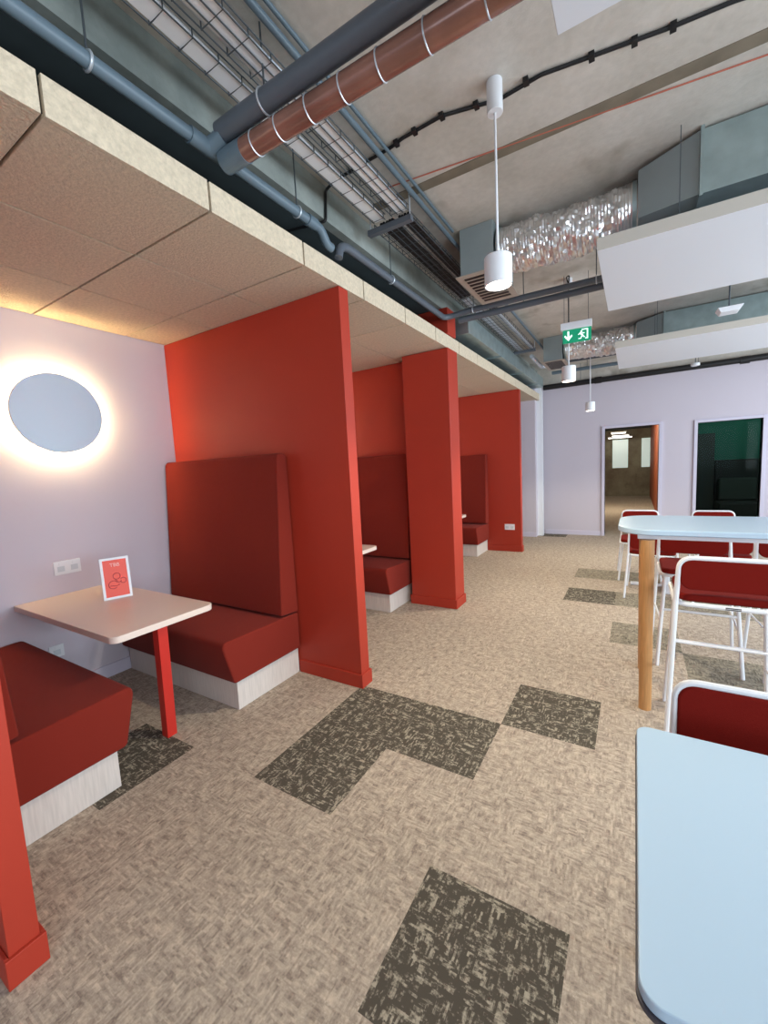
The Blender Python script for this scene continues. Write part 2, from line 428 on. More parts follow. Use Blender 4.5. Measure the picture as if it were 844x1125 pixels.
# ------------------------------------------------------------ benches
def bench(yf, yb, facing, label, backy=None):
    """yf = y of seat front, yb = y of the back against the divider"""
    t = thing('booth_bench', (-2.9, (yf+yb)/2, 0), label, 'bench', 'high-backed red booth benches')
    cy = t.location.y; d = yb-yf; u = lambda k: yf+d*k-cy
    x0, x1 = -3.585+2.9, -2.20+2.9
    seat = [(u(0), .475), (u(.012), .497), (u(.05), .505), (u(.98), .485), (u(.98), .205), (u(.105), .205), (u(.085), .22), (u(0), .455)]
    obj('seat', PR(seat, 'x', x0, x1), FABRIC, t, bev=.014, seg=3)
    zt = 1.70
    back = [(u(.735), .507), (u(.735), .52), (u(.835), zt-.03), (u(.86), zt), (u(.945), zt), (u(.98), zt-.02), (u(.985), .492), (u(.9), .496)]
    obj('backrest', PR(back, 'x', x0, x1), FABRIC, t, bev=.012, seg=3)
    obj('plinth', B(x0+.01, x1-.035, min(u(.15), u(.985)), max(u(.15), u(.985)), 0, .204), PLY, t, bev=.002)
    return t
bench(1.575, 2.272, 1, 'tall red upholstered bench backing onto the large divider, beside the first table')
bench(1.03, .405, -1, 'red upholstered bench cut off by the left edge, in front of the first table')
bench(3.58, 4.268, 1, 'tall red upholstered bench seen between the large divider and the column')
bench(6.47, 7.158, 1, 'farthest red upholstered bench, seen just right of the column')

# ------------------------------------------------------------ booth tables
def booth_table(yc, label):
    t = thing('booth_table', (-2.95, yc, 0), label, 'table', 'booth tables')
    bm = PR([(x+2.95, y-yc) for x, y in rrect(-3.598, -2.29, yc-.305, yc+.305, .05, corners=(0,1,1,0))], 'z', .712, .75)
    obj('tabletop', bm, TOPB, t, bev=.004)
    bm = bmesh.new()
    hexa(bm, [(.505,-.03,0),(.565,-.03,0),(.565,.03,0),(.505,.03,0)], [(.525,-.03,.711),(.585,-.03,.711),(.585,.03,.711),(.525,.03,.711)])
    obj('leg', bm, CRIMSON, t, bev=.003)
    bm = bmesh.new(); box(bm, -.645, -.585, -.24, .24, .672, .711)
    obj('wall_bracket', bm, CRIMSON, t, bev=.003)
    return t
booth_table(1.305, 'white booth table with red leg, carrying the coral sign card')
booth_table(3.29, 'booth table whose corner shows just past the large divider')
booth_table(5.98, 'booth table whose corner shows just past the red column')

# ------------------------------------------------------------ backlit discs
def disc(yc, label):
    t = thing('wall_lamp', (XL, yc, 2.06), label, 'lamp', 'backlit disc lamps')
    bm = bmesh.new(); cyl(bm, (0, 0), .278, (.055, .085), axis='x', n=72); obj('disc_cover', bm, DISC, t, bev=.003)
    bm = bmesh.new(); cyl(bm, (0, 0), .20, (.0, .05), axis='x', n=48); obj('mounting_plate', bm, WHITE, t)
    bm = bmesh.new(); tube(bm, [(.035, .232*math.cos(a), .232*math.sin(a)) for a in [2*PI*k/64 for k in range(64)]], .012, n=8, closed=True)
    obj('light_ring', bm, GLOW, t)
disc(1.38, 'round backlit wall disc glowing above the first booth table')
disc(3.33, 'round backlit wall disc in the second booth, hidden but for its glow')
disc(5.9, 'round backlit wall disc in the third booth, hidden but for its glow')

# ------------------------------------------------------------ sockets
def socket(name_parent, loc, rz, label, w=.17, h=.10, n=2):
    t = thing('wall_socket', loc, label, 'socket', None, rz)
    obj('face_plate', B(-w/2, w/2, -.009, 0, -h/2, h/2), WHITE, t, bev=.002)
    for k in range(n):
        cx = -w/2+w*(k+.5)/n
        obj('outlet', B(cx-.022, cx+.022, -.0115, -.0092, -.027, .012), M_SOCK, t)
        obj('switch', B(cx-.010, cx+.010, -.013, -.0092, .020, .036), WHITE, t)
M_SOCK = M('socket_insert', sr(205, 212, 218), .4)
socket(None, (XL, 1.335, .945), PI/2, 'white double socket on the lilac wall above the first booth table')
socket(None, (XL, 1.20, .345), PI/2, 'white socket low on the lilac wall under the first booth table', w=.09, h=.09, n=1)
socket(None, (-1.84, 7.16, .43), 0, 'white double socket low on the farthest red divider')

# ------------------------------------------------------------ sign card on the first table
t = thing('table_sign', (-3.05, 1.405, .7505), 'small coral sign card in a white frame standing on the first booth table', 'sign', None, math.radians(70))
w, h = .17, .285
tilt = math.radians(-6)
def rot(o): o.rotation_euler = (tilt, 0, 0)
bm = bmesh.new()
for a in ((-w/2, w/2, 0, .016), (-w/2, w/2, h-.016, h), (-w/2, -w/2+.016, .016, h-.016), (w/2-.016, w/2, .016, h-.016)):
    box(bm, a[0], a[1], -.006, .006, a[2], a[3])
rot(obj('frame', bm, WHITE, t, bev=.001))
rot(obj('card', B(-w/2+.016, w/2-.016, -.004, .004, .016, h-.016), POSTER, t))
rot(obj('stand_foot', PR([(-.006, .0), (.05, 0), (.05, .006), (.004, .08), (-.006+.011, .08)], 'x', -w/2+.02, w/2-.02), WHITE, t))
bm = bmesh.new()
def circ(cx, cz, r, a0=0, a1=2*PI, n=20): return [(cx+r*math.cos(a0+(a1-a0)*k/n), -.0055, cz+r*math.sin(a0+(a1-a0)*k/n)) for k in range(n+1)]
tube(bm, circ(.004, .155, .021)[:-1], .0022, n=5, closed=True)
tube(bm, circ(-.020, .098, .027, PI*.15, PI*1.75), .0022, n=5)
tube(bm, circ(.040, .12, .018, -PI*.9, PI*.8), .0022, n=5)
tube(bm, [(-.006, -.0055, .135), (.012, -.0055, .108), (.03, -.0055, .118)], .0022, n=5)
tube(bm, [(-.04, -.0055, .092), (0, -.0055, .088), (.018, -.0055, .096)], .0022, n=5)
rot(obj('line_drawing', bm, INK, t))
cu = bpy.data.curves.new('lettering', 'FONT'); cu.body = 'TBB'; cu.size = .034; cu.align_x = 'CENTER'; cu.extrude = .0006
to = bpy.data.objects.new('lettering', cu); COL.objects.link(to)
dg = bpy.context.evaluated_depsgraph_get(); me = bpy.data.meshes.new_from_object(to.evaluated_get(dg)); bpy.data.objects.remove(to)
me.materials.clear(); me.materials.append(PALE)
for v in me.vertices: v.co = Vector((v.co.x, -.0052-v.co.z, v.co.y+h-.062))
lt = bpy.data.objects.new('lettering', me); COL.objects.link(lt); lt.parent = t; rot(lt)

# ------------------------------------------------------------ chairs and stools
def seat_thing(kind, loc, rz, label, seatz, topz, w=.46, d=.44, gap=.05, group=None, rails=True):
    """local frame: sitter faces +y, the back is at y=0"""
    t = thing(kind, loc, label, 'stool' if 'stool' in kind else 'chair', group, rz)
    hw = w/2; r = .0125 if 'stool' in kind else .011; lean = .05; sp_ = .035
    # rear legs run up into the back hoop
    zb = seatz+.0
    pts = [(-hw-sp_, -.03, 0), (-hw, lean*.4, seatz), (-hw+.012, 0, topz-.005), (hw-.012, 0, topz-.005), (hw, lean*.4, seatz), (hw+sp_, -.03, 0)]
    f1 = fillet([pts[1], pts[2], pts[3], pts[4]], .06, 8)
    # each rear leg its own mesh, hoop its own
    obj('back_frame', T(f1, r, n=10), WHITE, t, smooth=True)
    for s in (-1, 1):
        obj('leg', T([(s*(hw+sp_), -.045, 0), (s*hw, lean*.4, seatz-.002)], r, n=10), WHITE, t, smooth=True)
        obj('leg', T([(s*(hw+sp_*.4), d+.03, 0), (s*(hw-.03), d-.03, seatz-.03)], r, n=10), WHITE, t, smooth=True)
    # seat frame ring
    bm = bmesh.new()
    ring = [(x, y, seatz-.022) for x, y in rrect(-hw, hw, lean*.4, d, .06, 6)]
    tube(bm, ring, r, n=8, closed=True)
    obj('seat_frame', bm, WHITE, t, smooth=True)
    # seat pad
    bm = PR(rrect(-hw+.006, hw-.006, lean*.4+.012, d+.01, .06, 6), 'z', seatz-.012, seatz+.028)
    obj('seat', bm, PADDING, t, bev=.014, seg=3)
    # back pad
    zb0, zb1 = seatz+gap, topz-.012
    poly = rrect(-hw+.014, hw-.014, zb0, zb1, .05, 6)
    bm = bmesh.new()
    prism(bm, [(x, z) for x, z in poly], 'y', -.012, .014)
    for v in bm.verts:
        v.co.y += lean*.4*(topz-v.co.z)/(topz-seatz)
        k = abs(v.co.x)/hw; v.co.x *= 1
    obj('backrest', bm, PADDING, t, bev=.009, seg=3)
    obj('badge', B(-.03, .03, -.006+lean*.4-.006, lean*.4-.006, seatz-.028, seatz-.016), BLACK, t)
    if rails:
        bm = bmesh.new(); zr = .42
        k = zr/seatz
        xr = (hw+sp_)*(1-k)+hw*k
        xf = (hw+sp_*.4)*(1-k)+(hw-.03)*k; yf = (d+.03)*(1-k)+(d-.03)*k; yr = -.045*(1-k)+lean*.4*k
        tube(bm, [(-xf, yf, zr), (xf, yf, zr)], .009, n=8)
        obj('footrest', bm, WHITE, t, smooth=True)
        for s in (-1, 1):
            obj('side_rail', T([(s*xr, yr, zr-.1), (s*xf, yf, zr-.1)], .007, n=8), WHITE, t, smooth=True)
        zz = .58; k = zz/seatz; xr = (hw+sp_)*(1-k)+hw*k; yr = -.045*(1-k)+lean*.4*k
        obj('rear_rail', T([(-xr, yr, zz), (xr, yr, zz)], .007, n=8), WHITE, t, smooth=True)
    return t
GS = 'red and white bar stools round the bar table'
seat_thing('bar_stool', (.42, 2.52, 0), 0, 'red bar stool with white frame on the near side of the bar table', .80, 1.03, group=GS, gap=.06)
seat_thing('bar_stool', (.40, 3.97, 0), PI, 'red bar stool across the bar table, nearest its rounded end', .70, .985, group=GS, gap=.06)
seat_thing('bar_stool', (1.0, 3.97, 0), PI, 'red bar stool across the bar table, cut off at the right edge', .70, .985, group=GS, gap=.06)
GC = 'red and white chairs round the far white table'
seat_thing('chair', (.17, 5.15, 0), 0, 'red chair under the far white table, framed left of the bar table leg', .49, .83, w=.44, group=GC, rails=False)
seat_thing('chair', (.78, 5.15, 0), 0, 'red chair tucked under the near side of the far white table, farther right', .49, .83, w=.44, group=GC, rails=False)
seat_thing('chair', (.065, 6.3, 0), PI, 'red chair behind the far white table, its top in front of the open doorway', .49, .835, w=.42, group=GC, rails=False)
seat_thing('chair', (.82, 6.3, 0), PI, 'red chair behind the far white table, its top in front of the dark glass door', .49, .835, w=.42, group=GC, rails=False)
seat_thing('chair', (.34, 1.54, 0), PI, 'bright red chair with white frame pushed under the near white table', .47, .835, w=.46, group=None, rails=False)

# ------------------------------------------------------------ bar table
t = thing('bar_table', (.95, 3.11, 0), 'tall white bar table with rounded end and round oak legs', 'table')
bm = bmesh.new()
poly = rrect(-.085-.95, 2.05-.95, -.325, .365, .19, 12)
prism(bm, poly, 'z', 1.087, 1.12)
obj('tabletop', bm, TOPSKY, t, bev=.006)
obj('under_frame', B(-.93, 1.0, -.26, .26, 1.055, 1.086), WHITE, t, bev=.003)
for x in (.07-.95, 1.9-.95):
    for y in (-.262, .30):
        bm = bmesh.new(); tube(bm, [(x, y, 0), (x, y, 1.054)], .036, n=24, radii=[.034, .037]); 
        obj('leg', bm, OAK, t, smooth=True)
# ------------------------------------------------------------ near white table
t = thing('dining_table', (.81, 1.0, 0), 'near white table with dark edge in the lower right corner', 'table', 'white rectangular tables')
bm = PR(rrect(-.797, .8, -.37, .365, .035, 8), 'z', .730, .75); obj('tabletop', bm, TOPSKY, t, bev=.003)
bm = PR(rrect(-.80, .803, -.373, .368, .036, 8), 'z', .722, .7295); obj('edge_band', bm, EDGED, t)
obj('under_frame', B(-.70, .70, -.28, .28, .690, .7215), WHITE, t, bev=.002)
for sx in (-1, 1):
    for sy in (-1, 1):
        obj('leg', T([(sx*.775, sy*.34, 0), (sx*.745, sy*.31, .7215)], .016, n=14), WHITE, t, smooth=True)
# ------------------------------------------------------------ far white table
t = thing('dining_table', (.75, 5.7, 0), 'far white table on pedestal feet, seen beneath the bar table top', 'table', 'white rectangular tables')
obj('tabletop', PR(rrect(-.72, .95, -.35, .35, .05, 8), 'z', .722, .75), TOPSKY, t, bev=.004)
for x in (-.42, .6):
    p = obj('pedestal', T([(x, 0, .03), (x, 0, .7215)], .035, n=16), WHITE, t, smooth=True)
    obj('foot', B(x-.03, x+.03, -.3, .3, 0, .03), WHITE, t, bev=.008); obj('foot', B(x-.36, x-.031, -.03, .03, 0, .03), WHITE, t, bev=.008)

# ------------------------------------------------------------ pendants
def pendant(y, z0, h, lab):
    t = thing('pendant_lamp', (-.59, y, z0), lab, 'lamp', 'white cylinder pendant lamps')
    bm = bmesh.new(); n = 40; R = .067
    prof = [(R-.006, .012), (R-.006, 0), (R, 0), (R, h-.004), (R-.004, h), (.0, h)]
    rings = [[bm.verts.new((r*math.cos(2*PI*k/n), r*math.sin(2*PI*k/n), z)) for k in range(n)] for r, z in prof[:-1]]
    for a, b in zip(rings[:-1], rings[1:]):
        for k in range(n): bm.faces.new((a[k], a[(k+1)%n], b[(k+1)%n], b[k]))
    bm.faces.new(rings[-1]); bm.faces.new(rings[0][::-1])
    obj('lamp_shade', bm, WHITE, t, smooth=True)
    bm = bmesh.new(); cyl(bm, (0, 0), R-.007, (.005, .0115)); obj('diffuser', bm, LAMPON, t)
    obj('rod', T([(0, 0, h), (0, 0, ZS-z0-.14)], .006, n=8), WHITE, t, smooth=True)
    bm = bmesh.new(); cyl(bm, (0, 0), .037, (ZS-z0-.14, ZS-z0)); obj('ceiling_canopy', bm, WHITE, t, bev=.003)
    l = bpy.data.lights.new('pendant_light', 'SPOT'); l.energy = 120; l.spot_size = 2.3; l.spot_blend = .6; l.color = (1, .9, .68); l.shadow_soft_size = .05
    lo = bpy.data.objects.new('pendant_light', l); COL.objects.link(lo); lo.location = (-.59, y, z0-.01)
pendant(2.17, 2.425, .137, 'nearest and largest white cylinder pendant lamp, lit')
pendant(4.75, 2.345, .15, 'white cylinder pendant lamp hanging just below the green exit sign')
pendant(7.17, 2.265, .13, 'farthest and smallest white cylinder pendant lamp')

# ------------------------------------------------------------ ceiling rafts
for (y0, y1, lab) in ((.2, 1.47, 'white ceiling raft cut off by the top edge, nearest the viewer'), (2.985, 4.23, 'large white ceiling raft hanging in front of the foil duct'), (5.68, 7.05, 'farthest white ceiling raft, below the far duct')):
    yc = (y0+y1)/2
    t = thing('acoustic_raft', (1.2, yc, 2.80), lab, 'ceiling raft', 'white rafts hung from the slab')
    obj('raft_panel', B(-1.41, 1.3, y0-yc+.004, y1-yc, .0, .07), PANEL, t, bev=.002)
    obj('edge_strip', B(-1.41, 1.3, y0-yc, y0-yc+.0035, .0, .071), PANELE, t)
    for x in (-1.0, .9):
        for y in ((-.58, .2) if yc < 2 else (-.58, .30) if yc < 5 else (-.6, .08)): obj('hanger_wire', T([(x, y, .07), (x, y, .55)], .0025, n=5), WIRE, t)

# ------------------------------------------------------------ ducts
def foil(y, z, x0, x1, r, lab, yb=0, seed=1):
    rnd = random.Random(seed); bm = bmesh.new(); m, n = 90, 64; rings = []
    for i in range(m+1):
        k = i/m; x = x0+(x1-x0)*k; cy, cz = y+yb*math.sin(k*PI)*.0+(.0), z-.018*math.sin(k*PI)
        crest = .007*math.sin(i*PI) if False else (.007 if i % 2 else -.007)
        if i in (0, m): crest = 0
        row = []
        for j in range(n):
            a = 2*PI*j/n
            q = Vector((x*9, math.cos(a)*1.6+seed, math.sin(a)*1.6)); env = min(1, k*8, (1-k)*8)
            rr = r+env*(.024*noise.noise(q)+.018*noise.noise(q*2.7)+.010*noise.noise(q*6))+crest*.25
            row.append(bm.verts.new((x, cy+rr*math.cos(a), cz+rr*math.sin(a))))
        rings.append(row)
    for a, b in zip(rings[:-1], rings[1:]):
        for j in range(n): bm.faces.new((a[j], a[(j+1)%n], b[(j+1)%n], b[j]))
    bm.faces.new(rings[0][::-1]); bm.faces.new(rings[-1])
    return bm
def duct(dy, labs, xr=3.9, dz=0):
    t = thing('foil_duct', (-.45, 3.42+dy, 3.17), labs[0], 'duct', 'crinkled foil ducts')
    bm = foil(0, 0, -.44+0, .43, .158, '', seed=int(dy*10)+3)
    obj('foil_sleeve', bm, FOIL, t, smooth=True, ang=20)
    for x in (-.44, .432):
        bm = bmesh.new(); cyl(bm, (0, 0), .165, (x-.012, x+.012), axis='x', n=40); obj('clamp_band', bm, GALV, t)
    # box with grille
    t = thing('grille_box', (-1.05, 3.56+dy, 3.17), labs[1], 'air terminal', 'grey grille boxes')
    obj('housing', B(-.13, .13, -.30, .30, -.17, .178), GALVD, t, bev=.003)
    bm = bmesh.new(); box(bm, -.16, .17, -.33, .33, -.18, -.171)
    obj('grille_frame', bm, M_BEIGE, t, bev=.002)
    for k in range(9):
        yy = -.26+k*.065*.96
        obj('slot', B(-.11, .12, yy-.016, yy+.016, -.184, -.1805), BLACK, t)
    # transition + rectangular duct
    t = thing('sheet_metal_duct', (.3, 3.4+dy, 3.17), labs[2], 'duct', 'rectangular sheet metal ducts')
    bm = bmesh.new()
    hexa(bm, [(-.30, -.16, -.14), (-.30, .16, -.14), (-.30, .16, .14), (-.30, -.16, .14)], [(-.005, -.29, -.17), (-.005, .32, -.17), (-.005, .32, .165), (-.005, -.29, .165)])
    obj('reducer', bm, GALVD, t, bev=.002)
    obj('flange', B(-.0045, .012, -.305, .335, -.185, .178), GALV, t)
    obj('straight_run', B(.0125, xr-.3, -.29, .32, -.17, .165), GALV, t, bev=.002)
    for x in (1.2, 2.4): obj('flange', B(x, x+.02, -.3, .33, -.18, -.1705), GALV, t)
M_BEIGE = M('grille_beige', sr(172, 160, 148), .6)
duct(0, ('large crinkled foil duct behind the nearest pendant lamp', 'grey air box with slotted grille behind the nearest pendant lamp', 'sheet metal duct above the large white raft'))
duct(3.45, ('smaller far crinkled foil duct beside the exit sign', 'far grey air box with slotted grille left of the exit sign', 'far sheet metal duct behind the sensor'))
def hang(t, xs_, y, z):
    L0 = Vector(t.location)
    for x in xs_: obj('hanger_rod', T([Vector((x, y, z))-L0, Vector((x, y, 3.348))-L0], .004, n=6), WIRE, t)
# big galvanised duct above the booth canopy, beyond the column
t = thing('sheet_metal_duct', (-1.88, 6.6, 3.0185), 'long galvanised duct running above the booths beyond the column', 'duct', 'rectangular sheet metal ducts')
obj('straight_run', B(-.24, .34, -2.15, 2.1, -.06, .12), GALV, t, bev=.003)
for y in (-2.17, -.9, .4, 1.6): obj('flange', B(-.25, .35, y, y+.02, -.075, -.061), GALV, t)

# ------------------------------------------------------------ pipes
def pipe_thing(name, pts, r, mat, label, cat='pipe', fr=.0, group=None, n=16, loc=None):
    L0 = Vector(pts[0]) if loc is None else Vector(loc)
    t = thing(name, L0, label, cat, group)
    obj('pipe_run', T([Vector(p)-L0 for p in pts], r, n=n, fr=fr), mat, t, smooth=True, ang=50)
    return t, L0
def ring(bm, c, r, axis, w=.006, n=24):
    c = Vector(c)
    P = [c+(Vector((0, math.cos(a), math.sin(a))) if axis == 'x' else Vector((math.cos(a), 0, math.sin(a))))*r for a in [2*PI*k/n for k in range(n)]]
    tube(bm, P, w, n=6, closed=True)
# grey waste pipe along the canopy edge with an offset
t, L0 = pipe_thing('waste_pipe', [(-1.63, -3, 3.0), (-1.63, 2.10, 3.0), (-1.63, 2.16, 2.93), (-1.63, 2.20, 2.93)], .027, PIPE, 'blue-grey waste pipe running along the top of the booth canopy, nearer length', fr=.03)
for y in (.86, 1.9, -.4):
    bm = bmesh.new(); ring(bm, Vector((-1.63, y, 3.0))-L0, .030, 'y', .005)
    hb = obj('hanger_clip', bm, GALVB, t, smooth=True)
    obj('hanger_rod', T([Vector((-1.63, y, 3.036))-L0, Vector((-1.63, y, 3.34))-L0], .004, n=6), WIRE, hb)
bm = bmesh.new(); tube(bm, [Vector((-1.63, 1.24, 3.0))-L0, Vector((-1.63, 1.44, 3.0))-L0], .034, n=16)
tube(bm, [Vector((-1.63, 1.34, 3.0))-L0, Vector((-1.56, 1.36, 3.03))-L0], .036, n=16)
obj('tee_joint', bm, PIPE, t, smooth=True, ang=50)
bm = bmesh.new(); tube(bm, [Vector((-1.63, 1.98, 3.0))-L0, Vector((-1.63, 2.05, 3.0))-L0], .033, n=16); obj('coupling', bm, PIPE, t, smooth=True, ang=50)
t, L0 = pipe_thing('waste_pipe', [(-1.63, 2.27, 2.90), (-1.63, 2.29, 2.97), (-1.63, 2.36, 3.0), (-1.63, 3.98, 3.0), (-1.58, 4.03, 3.01), (-1.40, 4.05, 3.03), (-.2, 4.08, 3.03), (XR-.05, 4.08, 3.04)], .027, PIPED, 'dark grey pipe running past the column and across behind the nearest pendant', fr=.04)
for p in ((-1.63, 2.95),):
    bm = bmesh.new(); ring(bm, Vector((-1.63, p[1], 3.0))-L0, .030, 'y', .005); hb = obj('hanger_clip', bm, GALVB, t, smooth=True)
    obj('hanger_rod', T([Vector((-1.63, p[1], 3.036))-L0, Vector((-1.63, p[1], 3.34))-L0], .004, n=6), WIRE, hb)
for x in (-1.35, -.29):
    bm = bmesh.new(); ring(bm, Vector((x, 4.05 if x < -1 else 4.08, 3.03))-L0, .030, 'x', .005); hb = obj('hanger_clip', bm, GALVB, t, smooth=True)
    obj('hanger_rod', T([Vector((x, 4.06, 3.065))-L0, Vector((x, 4.06, 3.345))-L0], .004, n=6), WIRE, hb)
pipe_thing('service_pipe', [(-1.52, 4.12, 2.985), (-1.4, 4.135, 2.99), (XR-.05, 4.17, 3.0)], .03, PIPED, 'thicker dark pipe behind the one crossing at the column head', fr=.03)
hang(bpy.data.objects['service_pipe'], (-.9, .2, 1.5), 4.155, 3.02)
# two big pipes crossing at the top
t, L0 = pipe_thing('service_pipe', [(-1.57, 1.36, 3.05), (XR-.05, 1.40, 3.09)], .042, PIPED, 'dark pipe crossing the top of the view above the copper-coloured one', n=24)
for x in (-1.30, .4):
    bm = bmesh.new(); ring(bm, Vector((x, 1.366, 3.055))-L0, .045, 'x', .005); hb = obj('hanger_clip', bm, GALVB, t, smooth=True)
    obj('hanger_rod', T([Vector((x, 1.366, 3.105))-L0, Vector((x, 1.366, 3.345))-L0], .004, n=6), WIRE, hb)
t, L0 = pipe_thing('service_pipe', [(-1.55, 1.40, 2.965), (XR-.05, 1.50, 2.965)], .046, COPPER, 'copper-coloured wrapped pipe with white bands crossing the top of the view', n=24)
bm = bmesh.new(); tube(bm, [Vector((-1.60, 1.399, 2.965))-L0, Vector((-1.47, 1.402, 2.965))-L0], .0485, n=24); obj('end_coupling', bm, PIPE, t, smooth=True, ang=50)
for x in (-1.40, -1.26, -1.10, -.94, -.78, -.6, -.4):
    bm = bmesh.new(); ring(bm, Vector((x, 1.40+(x+1.55)*.0174, 2.965))-L0, .0465, 'x', .003); obj('band', bm, GALVB, t, smooth=True)
# black drainage pipe at the front wall
t, L0 = pipe_thing('drain_pipe', [(-1.57, 8.90, 2.98), (XR-.1, 8.90, 3.0)], .05, BLACK, 'black pipe running along the top of the lilac end wall')
hang(t, (-.9, .9, 2.4), 8.9, 3.04)
for x in (1.5, -.6):
    bm = bmesh.new(); tube(bm, [Vector((x-.06, 8.9, 2.985))-L0, Vector((x+.06, 8.9, 2.985))-L0], .06, n=16); obj('coupling', bm, BLACK, t, smooth=True, ang=50)
pipe_thing('conduit', [(-1.3, 7.5, 3.12), (-.2, 7.52, 3.12), (2.5, 7.55, 3.12)], .018, PIPED, 'thin dark conduit crossing below the slab behind the far air box')
t, L0 = pipe_thing('conduit', [(-1.25, 7.9, 3.05), (2.5, 7.95, 3.05)], .03, PIPE, 'grey conduit crossing below the slab in front of the end wall')
hang(t, (-.7, 1.0), 7.92, 3.08)
pipe_thing('conduit', [(-1.22, -2, 3.28), (-1.24, 8.6, 3.28)], .016, PIPE, 'long grey conduit rail at the right side of the cable baskets', n=10)
pipe_thing('conduit', [(-1.20, -2, 3.325), (-1.21, 3.2, 3.325)], .010, PIPE, 'thin grey conduit fixed to the slab beside the cable baskets', n=10)
# galvanised flexible elbow at the far end of the trays
pipe_thing('conduit', [(-1.33, 6.62, 3.10), (-1.33, 7.05, 3.09), (-1.33, 7.42, 3.08), (-1.1, 7.46, 3.08)], .03, GALVB, 'bent silver conduit at the far end of the cable baskets', fr=.1)

# ------------------------------------------------------------ cable baskets
def basket(x, w, z, y0, y1, label, step=.1, wires=4, shine=None):
    t = thing('cable_basket', (x, y0, z), label, 'cable tray', 'wire cable baskets')
    bm = bmesh.new(); hw = w/2; L = y1-y0
    for k in range(wires):
        xx = -hw+w*k/(wires-1); tube(bm, [(xx, 0, 0), (xx, L, 0)], .003, n=5)
    for s in (-1, 1): tube(bm, [(s*hw, 0, .032), (s*hw, L, .032)], .003, n=5)
    n = int(L/step)
    for k in range(n+1):
        y = k*step
        tube(bm, [(-hw, y, .032), (-hw, y, -.004), (hw, y, -.004), (hw, y, .032)], .003, n=5)
    obj('wire_mesh', bm, WIRE, t)
    if shine: obj('tray_liner', B(shine[0]-x, shine[1]-x, 0, L, .004, .008), shine[2], t)  # pale plate painted as daylight reflecting in the tray
    return t
basket(-1.475, .085, 3.19, -1.5, 2.55, 'narrow wire basket with white cables nearest the beam', .115, 2, (-1.51, -1.44, SHINE_W))
basket(-1.32, .12, 3.19, -1.5, 2.55, 'wire basket carrying silver conduits, right of the narrow one', .115, 4, (-1.345, -1.265, SHINE_W))
basket(-1.40, .27, 3.17, 2.58, 6.6, 'wide wire basket full of black cables leading to the far end', .1, 7)
def strip(name, x, z, y0, y1, r, mat, label, k=3, flat=True):
    t = thing(name, (x, y0, z), label, 'cable')
    for i in range(k):
        xx = (i-(k-1)/2)*r*2.05; pts = []; m = 14
        for q in range(m+1): pts.append((xx+random.uniform(-.003, .003), (y1-y0)*q/m, random.uniform(-.002, .002)))
        obj('cable', T(pts, r, n=8), mat, t, smooth=True)
    return t
strip('cable_bundle', -1.475, 3.211, -1.5, 2.55, .011, SHINE_W, 'white cable bundle lying in the narrow wire basket', 3)  # white strands added for the bright reflection along the tray
strip('cable_bundle', -1.295, 3.212, 1.15, 2.55, .012, GALVB, 'silver flexible conduits in the wire basket beside the slab rail', 2)
strip('cable_bundle', -1.355, 3.212, -1.5, 1.7, .010, GALVB, 'silver flexible conduits at the upper end of the wire basket', 2)
strip('cable_bundle', -1.44, 3.19, 2.58, 4.1, .011, BLACK, 'black cable bundle on the beam side of the wide basket', 5)
strip('cable_bundle', -1.31, 3.19, 2.58, 4.6, .010, BLACK, 'black cable bundle on the slab rail side of the wide basket', 4)
strip('cable_bundle', -1.47, 3.19, 4.15, 6.5, .012, GALVB, 'silver conduits on the beam side of the wide basket beyond the column', 3)
strip('cable_bundle', -1.31, 3.19, 4.65, 6.5, .012, GALVB, 'silver conduits on the slab rail side of the wide basket, far end', 2)
for y, lab in ((2.56, 'steel cross bracket hung below the baskets near the first waste pipe elbow'), (6.45, 'steel cross bracket hung below the far end of the wide basket')):
    t = thing('tray_bracket', (-1.4, y, 3.145), lab, 'bracket', 'cross brackets under the cable baskets')
    obj('channel', B(-.17, .16, -.02, .02, -.02, .015), PIPED, t, bev=.002)
    for x in (-.155, .145): obj('threaded_rod', T([(x, 0, .015), (x, 0, .203)], .005, n=6), GALVB, t)

# ------------------------------------------------------------ black cable clipped to the slab
cab = [(.80, 2.50), (.45, 2.40), (.33, 2.368), (.12, 2.345), (-.185, 2.29), (-.392, 2.252), (-.591, 2.226), (-.87, 2.195), (-1.108, 2.205), (-1.19, 2.225)]
t = thing('power_cable', (-.6, 2.25, ZS-.012), 'black cable clipped across the concrete slab, running past the pendant lamp', 'cable')
pts = [Vector((x, y+(.045 if abs(x+.59) < .05 else 0), ZS-.010)) for x, y in cab]+[Vector((-1.40, 2.23, 3.335)), Vector((-1.60, 2.24, 3.33)), Vector((-1.685, 2.25, 3.31)), Vector((-1.69, 2.25, 3.24)), Vector((-1.69, 2.24, 3.125)), Vector((-1.74, 2.22, 3.12)), Vector((-1.98, 2.16, 3.12))]
L0 = Vector(t.location)
obj('cable', T([p-L0 for p in pts], .0085, n=8, fr=.02), BLACK, t, smooth=True)
for x, y in ((.12, 2.345), (-.02, 2.322), (-.185, 2.29), (-.46, 2.245), (-.70, 2.235), (-.87, 2.195), (-1.03, 2.2), (-1.15, 2.215)):
    obj('cable_clip', B(x+.6-.012, x+.6+.012, y-2.25-.018, y-2.25+.018, -.010, .0115), BLACK, t)

